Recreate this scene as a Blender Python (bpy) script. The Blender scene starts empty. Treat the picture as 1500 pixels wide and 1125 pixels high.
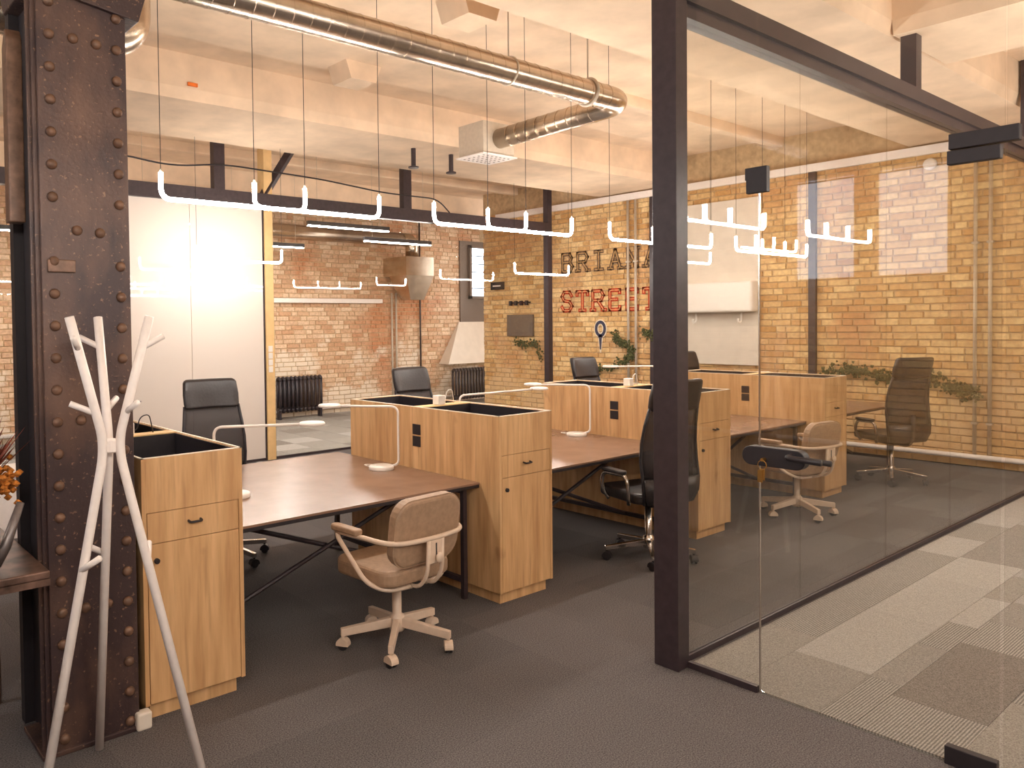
import bpy, math, random
from mathutils import Vector, Matrix
random.seed(7)
S = bpy.context.scene
COL = S.collection

# ------------------------------------------------------------------ camera
cam_d = bpy.data.cameras.new('camera'); cam = bpy.data.objects.new('camera', cam_d); COL.objects.link(cam)
F_PX, CX, CY = 1155.2, 591.4, 501.1
cam_d.sensor_fit = 'HORIZONTAL'; cam_d.sensor_width = 36.0
cam_d.lens = F_PX / 1500 * 36
cam_d.shift_x = (750 - CX) / 1500
cam_d.shift_y = (CY - 562.5) / 1500
cam_d.clip_start = 0.05
yaw, pitch, roll = math.radians(51.523), math.radians(-1.4085), math.radians(-0.7207)
fw = Vector((math.cos(yaw) * math.cos(pitch), math.sin(yaw) * math.cos(pitch), math.sin(pitch)))
rt = Vector((math.sin(yaw), -math.cos(yaw), 0)); up = rt.cross(fw)
r2 = rt * math.cos(roll) + up * math.sin(roll); u2 = -rt * math.sin(roll) + up * math.cos(roll)
cam.matrix_world = Matrix(((r2.x, u2.x, -fw.x, 0), (r2.y, u2.y, -fw.y, 0), (r2.z, u2.z, -fw.z, 1.70), (0, 0, 0, 1)))
S.camera = cam

# ------------------------------------------------------------------ world, exposure
w = bpy.data.worlds.new('world'); S.world = w; w.use_nodes = True
bg = w.node_tree.nodes['Background']; bg.inputs[0].default_value = (1.0, 0.93, 0.88, 1); bg.inputs[1].default_value = 1.0
S.view_settings.view_transform = 'Standard'; S.view_settings.look = 'None'
S.view_settings.exposure = 1.92; S.view_settings.gamma = 1.0; S.view_settings.use_curve_mapping = False
TUBE_POWER = 40.0

# ------------------------------------------------------------------ materials
MATS = {}
def nt(name):
    m = bpy.data.materials.new(name); m.use_nodes = True
    n = m.node_tree; b = n.nodes['Principled BSDF']
    MATS[name] = m
    return m, n, b
def rgb(r, g, b): # sRGB 0-255 -> linear
    f = lambda c: (c / 255 / 12.92) if c / 255 <= .04045 else ((c / 255 + .055) / 1.055) ** 2.4
    return (f(r), f(g), f(b), 1)
def mixc(n, fac, a, b):
    x = n.nodes.new('ShaderNodeMix'); x.data_type = 'RGBA'
    for s, v in ((0, fac), (6, a), (7, b)):
        if hasattr(v, 'is_linked') or hasattr(v, 'links'): n.links.new(v, x.inputs[s])
        else: x.inputs[s].default_value = v
    return x.outputs[2]
def noise(n, scale, detail=4, stretch=None, rough=.55):
    t = n.nodes.new('ShaderNodeTexNoise'); t.inputs['Scale'].default_value = scale; t.inputs['Detail'].default_value = detail
    t.inputs['Roughness'].default_value = rough
    g = n.nodes.new('ShaderNodeNewGeometry') ; v = g.outputs['Position']
    if stretch:
        mp = n.nodes.new('ShaderNodeMapping'); mp.inputs['Scale'].default_value = stretch
        n.links.new(v, mp.inputs[0]); v = mp.outputs[0]
    n.links.new(v, t.inputs['Vector'])
    return t.outputs['Fac']
def ramp(n, fac, p0, p1):
    r = n.nodes.new('ShaderNodeMapRange'); r.inputs[1].default_value = p0; r.inputs[2].default_value = p1
    n.links.new(fac, r.inputs[0]); return r.outputs[0]
def bump(n, b, h, strength, dist=.01):
    k = n.nodes.new('ShaderNodeBump'); k.inputs['Strength'].default_value = strength; k.inputs['Distance'].default_value = dist
    n.links.new(h, k.inputs['Height']); n.links.new(k.outputs[0], b.inputs['Normal'])
def simple(name, c, rough=.5, metal=0, var=.12, scale=30, bmp=0, spec=None):
    m, n, b = nt(name)
    h = noise(n, scale)
    d = tuple(x * (1 - var * 1.6) for x in c[:3]) + (1,); l = tuple(min(1, x * (1 + var)) for x in c[:3]) + (1,)
    n.links.new(mixc(n, ramp(n, h, .3, .7), d, l), b.inputs['Base Color'])
    b.inputs['Roughness'].default_value = rough; b.inputs['Metallic'].default_value = metal
    if spec is not None: b.inputs['Specular IOR Level'].default_value = spec
    if bmp: bump(n, b, h, bmp)
    return m
def emis(name, c, s):
    m, n, b = nt(name)
    b.inputs['Base Color'].default_value = (.9, .9, .9, 1)
    b.inputs['Emission Color'].default_value = c; b.inputs['Emission Strength'].default_value = s
    return m

simple('concrete', rgb(228, 202, 174), .9, var=.10, scale=2.5, bmp=.15)
simple('plaster_white', rgb(226, 214, 200), .7, var=.04, scale=6)
simple('mortar', rgb(196, 168, 132), .95, var=.15, scale=14, bmp=.3)
simple('black_steel', rgb(58, 46, 50), .42, var=.15, scale=20)
simple('black_matt', rgb(38, 32, 36), .5, var=.1)
simple('black_leather', rgb(44, 38, 39), .38, var=.15, scale=60, bmp=.15)
simple('white_paint', rgb(240, 230, 224), .4, var=.03)
simple('white_plastic', rgb(236, 228, 220), .35, var=.02)
simple('beige_metal', rgb(222, 198, 176), .4, var=.04)
simple('beige_leather', rgb(168, 138, 112), .5, var=.10, scale=40, bmp=.1)
simple('chrome', rgb(214, 208, 204), .18, 1.0, var=.03)
simple('galvanised', rgb(206, 190, 172), .26, 1.0, var=.12, scale=5)
simple('grey_metal', rgb(198, 184, 166), .5, .2, var=.05)
simple('desk_top', rgb(140, 110, 92), .27, var=.08, scale=5)
simple('wood_pale', rgb(226, 188, 132), .55, var=.06, scale=8)
simple('iron_radiator', rgb(46, 38, 44), .45, var=.1)
simple('dry_red', rgb(140, 66, 44), .8, var=.25, scale=60)
simple('dry_orange', rgb(196, 120, 44), .9, var=.3, scale=80)
simple('moss', rgb(84, 84, 48), .9, var=.4, scale=40)
simple('table_metal', rgb(118, 92, 80), .45, .5, var=.4, scale=12)
simple('can_metal', rgb(124, 116, 114), .4, .7, var=.15)
simple('letter_grey', rgb(112, 86, 66), .9, var=.3, scale=25)
simple('letter_grey_in', rgb(190, 150, 100), .9, var=.25, scale=25)
simple('letter_red', rgb(186, 62, 34), .9, var=.25, scale=25)
simple('letter_red_in', rgb(226, 152, 104), .9, var=.2, scale=25)
simple('pin_blue', rgb(66, 64, 84), .9, var=.2)
simple('pin_white', rgb(232, 214, 186), .9, var=.1)
simple('board_grey', rgb(112, 96, 84), .6, var=.1)
simple('orange_plastic', rgb(240, 120, 40), .5)
simple('brass', rgb(206, 160, 90), .3, 1.0)
simple('old_render', rgb(128, 104, 84), .9, var=.2, scale=3)
simple('rim_white', rgb(240, 226, 206), .5, var=.03)
emis('tube_light', (1, .93, .85, 1), TUBE_POWER)
emis('linear_light', (1, .94, .87, 1), 55.0)
emis('window_day', (.72, .84, 1, 1), 1.6)

def carpet(name, cols, stripes=False):
    m, n, b = nt(name)
    oi = n.nodes.new('ShaderNodeObjectInfo'); g = n.nodes.new('ShaderNodeNewGeometry')
    ad = n.nodes.new('ShaderNodeMath'); ad.operation = 'ADD'; n.links.new(oi.outputs['Random'], ad.inputs[0]); n.links.new(g.outputs['Random Per Island'], ad.inputs[1])
    fr = n.nodes.new('ShaderNodeMath'); fr.operation = 'FRACT'; n.links.new(ad.outputs[0], fr.inputs[0])
    base = mixc(n, fr.outputs[0], cols[0], cols[1])
    h = noise(n, 170, 3)
    c = mixc(n, ramp(n, h, .25, .75), mixc(n, .4, base, (0, 0, 0, 1)), mixc(n, .18, base, (1, .95, .9, 1)))
    if stripes:
        wv = n.nodes.new('ShaderNodeTexWave'); wv.inputs['Scale'].default_value = 26; wv.inputs['Distortion'].default_value = .5
        wv.bands_direction = 'Y'; n.links.new(g.outputs['Position'], wv.inputs['Vector'])
        c = mixc(n, ramp(n, wv.outputs['Fac'], .3, .7), mixc(n, .5, c, (0, 0, 0, 1)), c)
    n.links.new(c, b.inputs['Base Color']); b.inputs['Roughness'].default_value = .97; b.inputs['Specular IOR Level'].default_value = .1
    bump(n, b, h, .6, .004)
carpet('carpet_dark', (rgb(54, 47, 51), rgb(76, 67, 69)))
carpet('carpet_light', (rgb(158, 152, 146), rgb(170, 164, 157)))
carpet('carpet_mid', (rgb(134, 127, 120), rgb(146, 139, 130)))
carpet('carpet_taupe', (rgb(108, 98, 90), rgb(120, 110, 100)))
carpet('carpet_stripe', (rgb(162, 155, 147), rgb(172, 165, 156)), True)

def brick_mat(name, c1, c2, c3, plas, zfade):
    m, n, b = nt(name)
    oi = n.nodes.new('ShaderNodeObjectInfo'); g = n.nodes.new('ShaderNodeNewGeometry')
    ad = n.nodes.new('ShaderNodeMath'); ad.operation = 'ADD'; n.links.new(oi.outputs['Random'], ad.inputs[0]); n.links.new(g.outputs['Random Per Island'], ad.inputs[1])
    fr = n.nodes.new('ShaderNodeMath'); fr.operation = 'FRACT'; n.links.new(ad.outputs[0], fr.inputs[0])
    big = noise(n, .9, 5)
    c = mixc(n, fr.outputs[0], c1, c2)
    c = mixc(n, ramp(n, big, .52, .66), c, c3)                     # patches of redder brick
    fine = noise(n, 22, 6)
    c = mixc(n, ramp(n, fine, .35, .8), c, mixc(n, .45, c, (.12, .06, .03, 1)))
    sx = n.nodes.new('ShaderNodeSeparateXYZ'); n.links.new(g.outputs['Position'], sx.inputs[0])
    pn = noise(n, 1.3, 6, rough=.65)
    zz = n.nodes.new('ShaderNodeMapRange'); zz.inputs[1].default_value = 0; zz.inputs[2].default_value = zfade; zz.inputs[3].default_value = .16; zz.inputs[4].default_value = -.16
    n.links.new(sx.outputs['Z'], zz.inputs[0])
    sm = n.nodes.new('ShaderNodeMath'); sm.operation = 'ADD'; n.links.new(pn, sm.inputs[0]); n.links.new(zz.outputs[0], sm.inputs[1])
    c = mixc(n, ramp(n, sm.outputs[0], .54, .62), c, plas)         # remains of old render
    n.links.new(c, b.inputs['Base Color']); b.inputs['Roughness'].default_value = .92
    bump(n, b, fine, .5, .01)
brick_mat('brick_yellow', rgb(206, 158, 98), rgb(244, 212, 156), rgb(210, 160, 112), rgb(216, 182, 138), 1.9)
brick_mat('brick_red', rgb(206, 160, 124), rgb(240, 212, 182), rgb(204, 142, 102), rgb(230, 212, 192), 2.6)

def wood(name, a, bcol, dark):
    m, n, b = nt(name)
    oi = n.nodes.new('ShaderNodeObjectInfo')
    h = noise(n, 3.0, 5, (6, 6, .55)); k = noise(n, 40, 3, (1, 1, .06)); kn = noise(n, 2.1, 3, (1.6, 1.6, .9))
    c = mixc(n, ramp(n, h, .3, .7), a, bcol)
    c = mixc(n, ramp(n, k, .52, .75), c, mixc(n, .35, c, dark))
    c = mixc(n, ramp(n, kn, .66, .76), c, dark)
    n.links.new(c, b.inputs['Base Color']); b.inputs['Roughness'].default_value = .45
wood('oak', rgb(192, 146, 98), rgb(226, 184, 134), rgb(136, 88, 50))

m, n, b = nt('old_steel')
h1 = noise(n, 5, 6, (1, 1, .4)); h2 = noise(n, 60, 3)
c = mixc(n, ramp(n, h1, .45, .75), rgb(66, 50, 50), rgb(112, 84, 70))
c = mixc(n, ramp(n, h2, .62, .72), c, rgb(140, 108, 86))
n.links.new(c, b.inputs['Base Color']); b.inputs['Roughness'].default_value = .42; b.inputs['Metallic'].default_value = .15; bump(n, b, h2, .2)
simple('rivet_steel', rgb(120, 90, 72), .42, .2, var=.25, scale=30)

def glass_mat(name, tint, refl=1.0):
    m, n, b = nt(name); n.nodes.remove(b)
    out = n.nodes['Material Output']
    lw = n.nodes.new('ShaderNodeLayerWeight'); lw.inputs['Blend'].default_value = .5
    p = n.nodes.new('ShaderNodeMath'); p.operation = 'POWER'; p.inputs[1].default_value = 5; n.links.new(lw.outputs['Facing'], p.inputs[0])
    q = n.nodes.new('ShaderNodeMath'); q.operation = 'MULTIPLY_ADD'; q.inputs[1].default_value = .96 * refl; q.inputs[2].default_value = .035 * refl; n.links.new(p.outputs[0], q.inputs[0])
    tr = n.nodes.new('ShaderNodeBsdfTransparent'); tr.inputs[0].default_value = tint
    gl = n.nodes.new('ShaderNodeBsdfGlossy'); gl.inputs['Roughness'].default_value = 0.0
    mx = n.nodes.new('ShaderNodeMixShader'); n.links.new(q.outputs[0], mx.inputs[0]); n.links.new(tr.outputs[0], mx.inputs[1]); n.links.new(gl.outputs[0], mx.inputs[2])
    n.links.new(mx.outputs[0], out.inputs[0])
glass_mat('clear_glass', (.975, .975, .965, 1), .75)
glass_mat('side_glass', (.95, .945, .93, 1), .8)
m, n, b = nt('white_glass'); b.inputs['Base Color'].default_value = rgb(226, 214, 204); b.inputs['Roughness'].default_value = .5
b.inputs['Coat Weight'].default_value = 1; b.inputs['Coat Roughness'].default_value = .02
m, n, b = nt('chair_mesh'); out = n.nodes['Material Output']
b.inputs['Base Color'].default_value = rgb(46, 38, 40); b.inputs['Roughness'].default_value = .6
tr = n.nodes.new('ShaderNodeBsdfTransparent'); mx = n.nodes.new('ShaderNodeMixShader')
ck = n.nodes.new('ShaderNodeTexNoise'); ck.inputs['Scale'].default_value = 260
mx.inputs[0].default_value = .22; n.links.new(b.outputs[0], mx.inputs[1]); n.links.new(tr.outputs[0], mx.inputs[2]); n.links.new(mx.outputs[0], out.inputs[0])

# ------------------------------------------------------------------ mesh builder
class MB:
    def __init__(s): s.v = []; s.f = []
    def add(s, vs, fs, M=None):
        o = len(s.v)
        s.v += [tuple(M @ Vector(p)) if M else tuple(p) for p in vs]; s.f += [tuple(i + o for i in q) for q in fs]; return s
    def box(s, x0, x1, y0, y1, z0, z1, M=None):
        return s.add([(x0, y0, z0), (x1, y0, z0), (x1, y1, z0), (x0, y1, z0), (x0, y0, z1), (x1, y0, z1), (x1, y1, z1), (x0, y1, z1)],
                     [(0, 3, 2, 1), (4, 5, 6, 7), (0, 1, 5, 4), (1, 2, 6, 5), (2, 3, 7, 6), (3, 0, 4, 7)], M)
    def prism(s, poly, d, M=None):
        """poly in local xy, extruded 0..d along local z"""
        k = len(poly)
        return s.add([(x, y, 0) for x, y in poly] + [(x, y, d) for x, y in poly],
                     [tuple(range(k - 1, -1, -1)), tuple(range(k, 2 * k))] + [(i, (i + 1) % k, k + (i + 1) % k, k + i) for i in range(k)], M)
    def tube(s, pts, r, seg=10, cap=True, closed=False, rs=None):
        pts = [Vector(p) for p in pts]; k = len(pts); o = len(s.v); prev = None
        for i, p in enumerate(pts):
            if closed: t = (pts[(i + 1) % k] - pts[i - 1])
            else: t = (pts[min(i + 1, k - 1)] - pts[max(i - 1, 0)])
            t.normalize()
            if prev is None:
                a = Vector((0, 0, 1)) if abs(t.z) < .9 else Vector((1, 0, 0)); nn = t.cross(a).normalized()
            else: nn = (prev - t * prev.dot(t)).normalized()
            prev = nn; bb = t.cross(nn); rr = rs[i] if rs else r
            for j in range(seg):
                a = 2 * math.pi * j / seg; s.v.append(tuple(p + (nn * math.cos(a) + bb * math.sin(a)) * rr))
        for i in range(k if closed else k - 1):
            for j in range(seg):
                a = o + i * seg + j; b_ = o + i * seg + (j + 1) % seg; i2 = (i + 1) % k
                s.f.append((a, b_, o + i2 * seg + (j + 1) % seg, o + i2 * seg + j))
        if cap and not closed:
            s.f.append(tuple(o + j for j in range(seg - 1, -1, -1))); s.f.append(tuple(o + (k - 1) * seg + j for j in range(seg)))
        return s
    def lathe(s, prof, seg=20, M=None):
        vs = []; fs = []
        for r, z in prof:
            for j in range(seg):
                a = 2 * math.pi * j / seg; vs.append((r * math.cos(a), r * math.sin(a), z))
        for i in range(len(prof) - 1):
            for j in range(seg): fs.append((i * seg + j, i * seg + (j + 1) % seg, (i + 1) * seg + (j + 1) % seg, (i + 1) * seg + j))
        fs.append(tuple(range(seg - 1, -1, -1))); fs.append(tuple((len(prof) - 1) * seg + j for j in range(seg)))
        return s.add(vs, fs, M)
    def build(s, name, mat, parent=None, smooth=False, bevel=0, sub=0):
        me = bpy.data.meshes.new(name); me.from_pydata(s.v, [], s.f); me.update()
        if smooth:
            for p in me.polygons: p.use_smooth = True
        return link(name, me, mat, parent, bevel, sub, smooth)
def link(name, me, mat, parent=None, bevel=0, sub=0, smooth=False):
    o = bpy.data.objects.new(name, me); COL.objects.link(o)
    if mat and not me.materials: me.materials.append(MATS[mat])
    if parent: o.parent = parent
    if bevel:
        k = o.modifiers.new('bevel', 'BEVEL'); k.width = bevel; k.segments = 3; k.limit_method = 'ANGLE'
        if hasattr(me, 'shade_smooth') and smooth: pass
    if sub:
        k = o.modifiers.new('sub', 'SUBSURF'); k.levels = sub; k.render_levels = sub
    return o
def tag(o, label, cat, group=None, kind=None):
    if label: o['label'] = label
    if cat: o['category'] = cat
    if group: o['group'] = group
    if kind: o['kind'] = kind
    return o
def thing(name, label, cat, loc=(0, 0, 0), rz=0, group=None, kind=None):
    o = bpy.data.objects.new(name, None); COL.objects.link(o); o.location = loc; o.rotation_euler = (0, 0, rz); o.empty_display_size = .1
    return tag(o, label, cat, group, kind)
def struct(o): o['kind'] = 'structure'; return o
def copy_tree(o, parent=None):
    c = o.copy(); COL.objects.link(c); c.parent = parent
    for ch in o.children: copy_tree(ch, c)
    return c
def arc(c, r, a0, a1, k, ax='xz'):
    out = []
    for i in range(k + 1):
        a = math.radians(a0 + (a1 - a0) * i / k)
        if ax == 'xz': out.append((c[0] + r * math.cos(a), c[1], c[2] + r * math.sin(a)))
        elif ax == 'xy': out.append((c[0] + r * math.cos(a), c[1] + r * math.sin(a), c[2]))
        else: out.append((c[0], c[1] + r * math.cos(a), c[2] + r * math.sin(a)))
    return out
def fillet(pts, r, k=5):
    pts = [Vector(p) for p in pts]; out = [pts[0]]
    for i in range(1, len(pts) - 1):
        a, b_, c = pts[i - 1], pts[i], pts[i + 1]
        d1 = (a - b_); d2 = (c - b_); rr = min(r, d1.length * .49, d2.length * .49)
        p = b_ + d1.normalized() * rr; q = b_ + d2.normalized() * rr
        for j in range(k + 1):
            t = j / k; out.append(p * (1 - t) ** 2 + b_ * 2 * t * (1 - t) + q * t * t)
    out.append(pts[-1]); return out
def rbox(mb, cx, cy, cz, sx, sy, sz, r, k=4, M=None):
    """box with rounded vertical (z) edges"""
    poly = []
    for qx, qy, a0 in ((1, 1, 0), (-1, 1, 90), (-1, -1, 180), (1, -1, 270)):
        for i in range(k + 1):
            a = math.radians(a0 + 90 * i / k); poly.append((cx + qx * (sx / 2 - r) + r * math.cos(a), cy + qy * (sy / 2 - r) + r * math.sin(a)))
    T = Matrix.Translation((0, 0, cz - sz / 2))
    return mb.prism(poly, sz, (M @ T) if M else T)

# ================================================================== STRUCTURE
YP, XW, YB, SOF, SLAB = 8.80, 10.55, 12.60, 3.70, 4.10
YS, XF = 2.18, 3.45
# floor slab + carpet tiles
floor = struct(MB().box(-4, 13.5, -4, 13.2, -.15, -.012).build('floor', 'carpet_dark'))
def tile_mesh(sx, sy, mat):
    me = bpy.data.meshes.new('carpet_tile'); mb = MB().box(.0004, sx - .0004, .0004, sy - .0004, -.012, 0)
    me.from_pydata(mb.v, [], mb.f); me.materials.append(MATS[mat]); return me
td = tile_mesh(.5, .5, 'carpet_dark'); tiles = []
for i in range(-8, 22):
    for j in range(-8, 18):
        x, y = i * .5, j * .5 - .2
        if x + .5 > XF - .01 and y < YS - .05: continue
        if x + .5 > XW or y > YP - .3: continue
        d = fw.x * (x + .25) + fw.y * (y + .25); lat = rt.x * (x + .25) + rt.y * (y + .25)
        vis = d > 1.5 and -.62 * d < lat < .85 * d and y > 1.0
        tiles.append((0 if vis else 1, d, x, y))
tiles.sort(); rest = MB()
for q, (nv, d, x, y) in enumerate(tiles):
    if q < 290 and not nv:
        o = link('carpet_tile', td, None, floor); o.location = (x, y, 0)
    else: rest.box(x + .0004, x + .4996, y + .0004, y + .4996, -.012, 0)
o = rest.build('carpet_field', 'carpet_dark', floor); o['kind'] = 'stuff'
# strips that close the grid along the glass walls
MB().box(3.0, XF, -4, 1.8, -.012, -.0005).box(3.0, XW, 1.8, 2.3, -.012, -.0005).build('carpet_border', 'carpet_dark', floor)
# meeting-room carpet planks, laid in courses of uneven width
rng = random.Random(21); kinds = ['carpet_light', 'carpet_mid', 'carpet_taupe', 'carpet_stripe', 'carpet_light', 'carpet_mid', 'carpet_stripe']
mfloor = struct(MB().box(XF + .02, XW, -3.9, YS - .02, -.011, -.006).build('floor_meeting_room', 'carpet_mid'))
planks = []
yy = YS - .03; course = 0
while yy > -3.4:
    hgt = (.26, .36, .14, .36)[course % 4]; xx = XF + .02 - rng.random() * .5
    while xx < XW - .05:
        ln = rng.choice((.45, .6, .66, .9)); x0 = max(xx, XF + .02); x1 = min(xx + ln, XW - .02)
        if x1 - x0 > .04: planks.append((x0, x1, yy - hgt, yy, rng.choice(kinds)))
        xx += ln
    yy -= hgt; course += 1
pr = {k: MB() for k in set(kinds)}; cnt = 0
for x0, x1, y0, y1, kd in planks:
    if cnt < 150 and y1 > .2:
        me = bpy.data.meshes.new('carpet_plank'); mb = MB().box(x0 + .001, x1 - .001, y0 + .001, y1 - .001, -.008, .002)
        me.from_pydata(mb.v, [], mb.f); link('carpet_plank', me, kd, mfloor); cnt += 1
    else: pr[kd].box(x0 + .001, x1 - .001, y0 + .001, y1 - .001, -.008, .002)
for kd, mb in pr.items():
    if mb.v: o = mb.build('carpet_plank_field', kd, mfloor); o['kind'] = 'stuff'
# back-room light carpet
bfl = struct(MB().box(.2, 13.2, YP, YB, -.011, -.006).build('floor_back_room', 'carpet_mid'))
pr = {k: MB() for k in set(kinds)}
xx = .2
while xx < 13.2:
    yy = YP + .02
    while yy < YB:
        pr[rng.choice(kinds)].box(xx + .002, xx + .5, yy, min(yy + .45, YB), -.008, .002); yy += .452
    xx += .502
for kd, mb in pr.items(): o = mb.build('carpet_square_field', kd, bfl); o['kind'] = 'stuff'

# ceiling: slab with wide downstand beams
ceil = struct(MB().box(-4, 13.5, -4, 13.2, SLAB, SLAB + .2).build('ceiling', 'concrete'))
def beam(x0, x1, y0, y1, zb=SOF, axis='x', ch=.10):
    if axis == 'x':
        M = Matrix(((0, 0, 1, x0), (1, 0, 0, 0), (0, 1, 0, 0), (0, 0, 0, 1)))
        poly = [(y0, SLAB), (y0, zb + ch), (y0 + ch * .25, zb), (y1 - ch * .25, zb), (y1, zb + ch), (y1, SLAB)]
        return MB().prism(poly, x1 - x0, M).build('ceiling_beam', 'concrete', ceil)
    M = Matrix(((1, 0, 0, 0), (0, 0, 1, y0), (0, 1, 0, 0), (0, 0, 0, 1)))
    poly = [(x0, SLAB), (x0, zb + ch), (x0 + ch * .25, zb), (x1 - ch * .25, zb), (x1, zb + ch), (x1, SLAB)]
    return MB().prism(poly, y1 - y0, M).build('ceiling_beam', 'concrete', ceil)
beam(-4, 10.6, 6.68, 8.1); beam(-4, 13.4, 11.2, 12.2); beam(-4, 10.6, 2.25, 3.62)
beam(6.25, 7.35, -4, 2.25, axis='y'); beam(-4, 10.6, 5.1, 5.22, 3.98, ch=.02); beam(-4, 10.6, 9.9, 10.0, 3.98, ch=.02)
for bx, by in ((4.3, 5.95), (4.12, 4.2)):      # plastered stub blocks under the slab
    MB().prism([(-.2, 0), (.2, 0), (.14, -.16), (-.14, -.16)], .3, Matrix(((1, 0, 0, bx), (0, 0, 1, by), (0, 1, 0, SLAB), (0, 0, 0, 1)))).build('ceiling_block', 'concrete', ceil)

# brick walls
def brick_courses(length, height, rng):
    out = []; z = .0; r = 0
    while z < height - .03:
        u = -rng.random() * .1 - (.12 if r % 2 else 0); k = r
        while u < length:
            ln = .118 if (k % 3 == 2) else .245
            out.append((max(u, 0), min(u + ln, length), z, min(z + .073, height))); u += ln + .011; k += 1
        z += .084; r += 1
    return [q for q in out if q[1] - q[0] > .03]
def brick_wall(name, mat, P, nobj, near, skip=lambda u, z: False):
    """P(u, out, z) -> world; bricks stand proud of the mortar bed"""
    rg = random.Random(5); wall, L, H = P['wall'], P['len'], P['h']
    cs = [c for c in brick_courses(L, H, rg) if not skip((c[0] + c[1]) / 2, (c[2] + c[3]) / 2)]
    cs.sort(key=lambda c: near((c[0] + c[1]) / 2, (c[2] + c[3]) / 2))
    mb = MB(); shared = {}
    for i, (u0, u1, z0, z1) in enumerate(cs):
        dpt = .010 + rg.random() * .010; ln = u1 - u0
        if i < nobj:
            key = (round(ln, 3), round(z1 - z0, 3), rg.randrange(3))
            if key not in shared:
                q = MB(); d = .012 + .004 * key[2]; c = .006
                vs = [(0, 0, 0), (ln, 0, 0), (ln, 0, z1 - z0), (0, 0, z1 - z0), (c, d, c), (ln - c, d, c), (ln - c, d, z1 - z0 - c), (c, d, z1 - z0 - c)]
                q.add(vs, [(4, 5, 6, 7), (0, 1, 5, 4), (1, 2, 6, 5), (2, 3, 7, 6), (3, 0, 4, 7)])
                me = bpy.data.meshes.new('brick'); me.from_pydata(q.v, [], q.f); me.materials.append(MATS[mat]); shared[key] = me
            o = link('brick', shared[key], None, wall); o.matrix_basis = P['M'] @ Matrix.Translation((u0, 0, z0))
        else:
            c = .005
            mb.add([(u0, 0, z0), (u1, 0, z0), (u1, 0, z1), (u0, 0, z1), (u0 + c, dpt, z0 + c), (u1 - c, dpt, z0 + c), (u1 - c, dpt, z1 - c), (u0 + c, dpt, z1 - c)],
                   [(4, 5, 6, 7), (0, 1, 5, 4), (1, 2, 6, 5), (2, 3, 7, 6), (3, 0, 4, 7)], P['M'])
    o = mb.build('brickwork', mat, wall); o['kind'] = 'stuff'
wr = struct(MB().box(XW, XW + .4, -4, 10.80, 0, SLAB).build('wall_right', 'mortar'))
Mr = Matrix(((0, -1, 0, XW), (-1, 0, 0, 10.80), (0, 0, 1, 0), (0, 0, 0, 1)))      # u runs towards -Y, out = -X
brick_wall('wall_right', 'brick_yellow', dict(wall=wr, len=13.0, h=3.70, M=Mr), 290,
           lambda u, z: abs(u - 7.2) * .8 + (0 if .5 < z < 3.4 else 1.2), skip=lambda u, z: False)
wb = struct(MB().box(-4, 13.5, YB, YB + .4, 0, SLAB).build('wall_back', 'mortar'))
Mb = Matrix(((1, 0, 0, .8), (0, -1, 0, YB), (0, 0, 1, 0), (0, 0, 0, 1)))
brick_wall('wall_back', 'brick_red', dict(wall=wb, len=12.6, h=4.05, M=Mb), 0, lambda u, z: 0, skip=lambda u, z: 11.0 < u < 12.4 and z > .75 and (z - .75) / 1.0 + 10.95 > 0 and (u > 11.0 + max(0, (1.7 - z)) * -.6 + .55 or z > 1.7 and u > 11.4))
ww = struct(MB().box(-4, -3.6, -4, 3.2, 0, SLAB).box(-4, -3.6, 5.0, 13, 0, SLAB).box(-4, -3.6, 3.2, 5.0, 0, 2.2).box(-4, -3.6, 3.2, 5.0, 3.5, SLAB).box(-4, -3.6, 4.0, 4.2, 2.2, 3.5).build('wall_left', 'old_render'))
ws = struct(MB().box(-4, XW, -4.2, -4, 0, SLAB).build('wall_front', 'old_render'))
w2 = struct(thing('window_2', None, None)); w2['label'] = 'tall daylight window in the wall behind the camera, mirrored in the glass'
for y0, y1 in ((3.2, 4.0), (4.2, 5.0)): MB().box(-3.85, -3.83, y0, y1, 2.2, 3.5).build('pane', 'window_day', w2)
wn = struct(MB().box(13.3, 13.5, 10.8, 13, 0, SLAB).build('wall_side', 'plaster_white'))

# ---- window in the back wall with deep sloping sill
win = struct(thing('window_1', None, None, (0, 0, 0)))
win['label'] = 'narrow barred window high in the red brick wall over a white sloping sill'
MB().box(11.55, 12.75, YB - .05, YB - .02, 1.7, 3.45).build('window_reveal', 'board_grey', win)
MB().box(11.84, 12.75, YB - .09, YB - .05, 2.25, 3.3).build('pane', 'window_day', win)
fr = MB().box(11.78, 11.84, YB - .12, YB - .05, 2.2, 3.36).box(11.78, 12.75, YB - .12, YB - .05, 3.3, 3.36).box(11.78, 12.75, YB - .12, YB - .05, 2.2, 2.26)
fr.build('window_frame', 'board_grey', win)
for k in range(5): MB().box(11.84, 12.75, YB - .11, YB - .09, 2.42 + k * .175, 2.44 + k * .175).build('window_bar', 'black_matt', win)
MB().add([(10.95, YB - .32, .82), (12.9, YB - .32, .82), (12.9, YB - .05, 1.7), (11.5, YB - .05, 1.7), (10.95, YB, .82), (12.9, YB, .82), (12.9, YB, 1.7), (11.5, YB, 1.7)],
         [(0, 1, 2, 3), (4, 7, 6, 5), (0, 3, 7, 4), (3, 2, 6, 7), (1, 5, 6, 2), (0, 4, 5, 1)]).build('sloping_sill', 'plaster_white', win)

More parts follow.
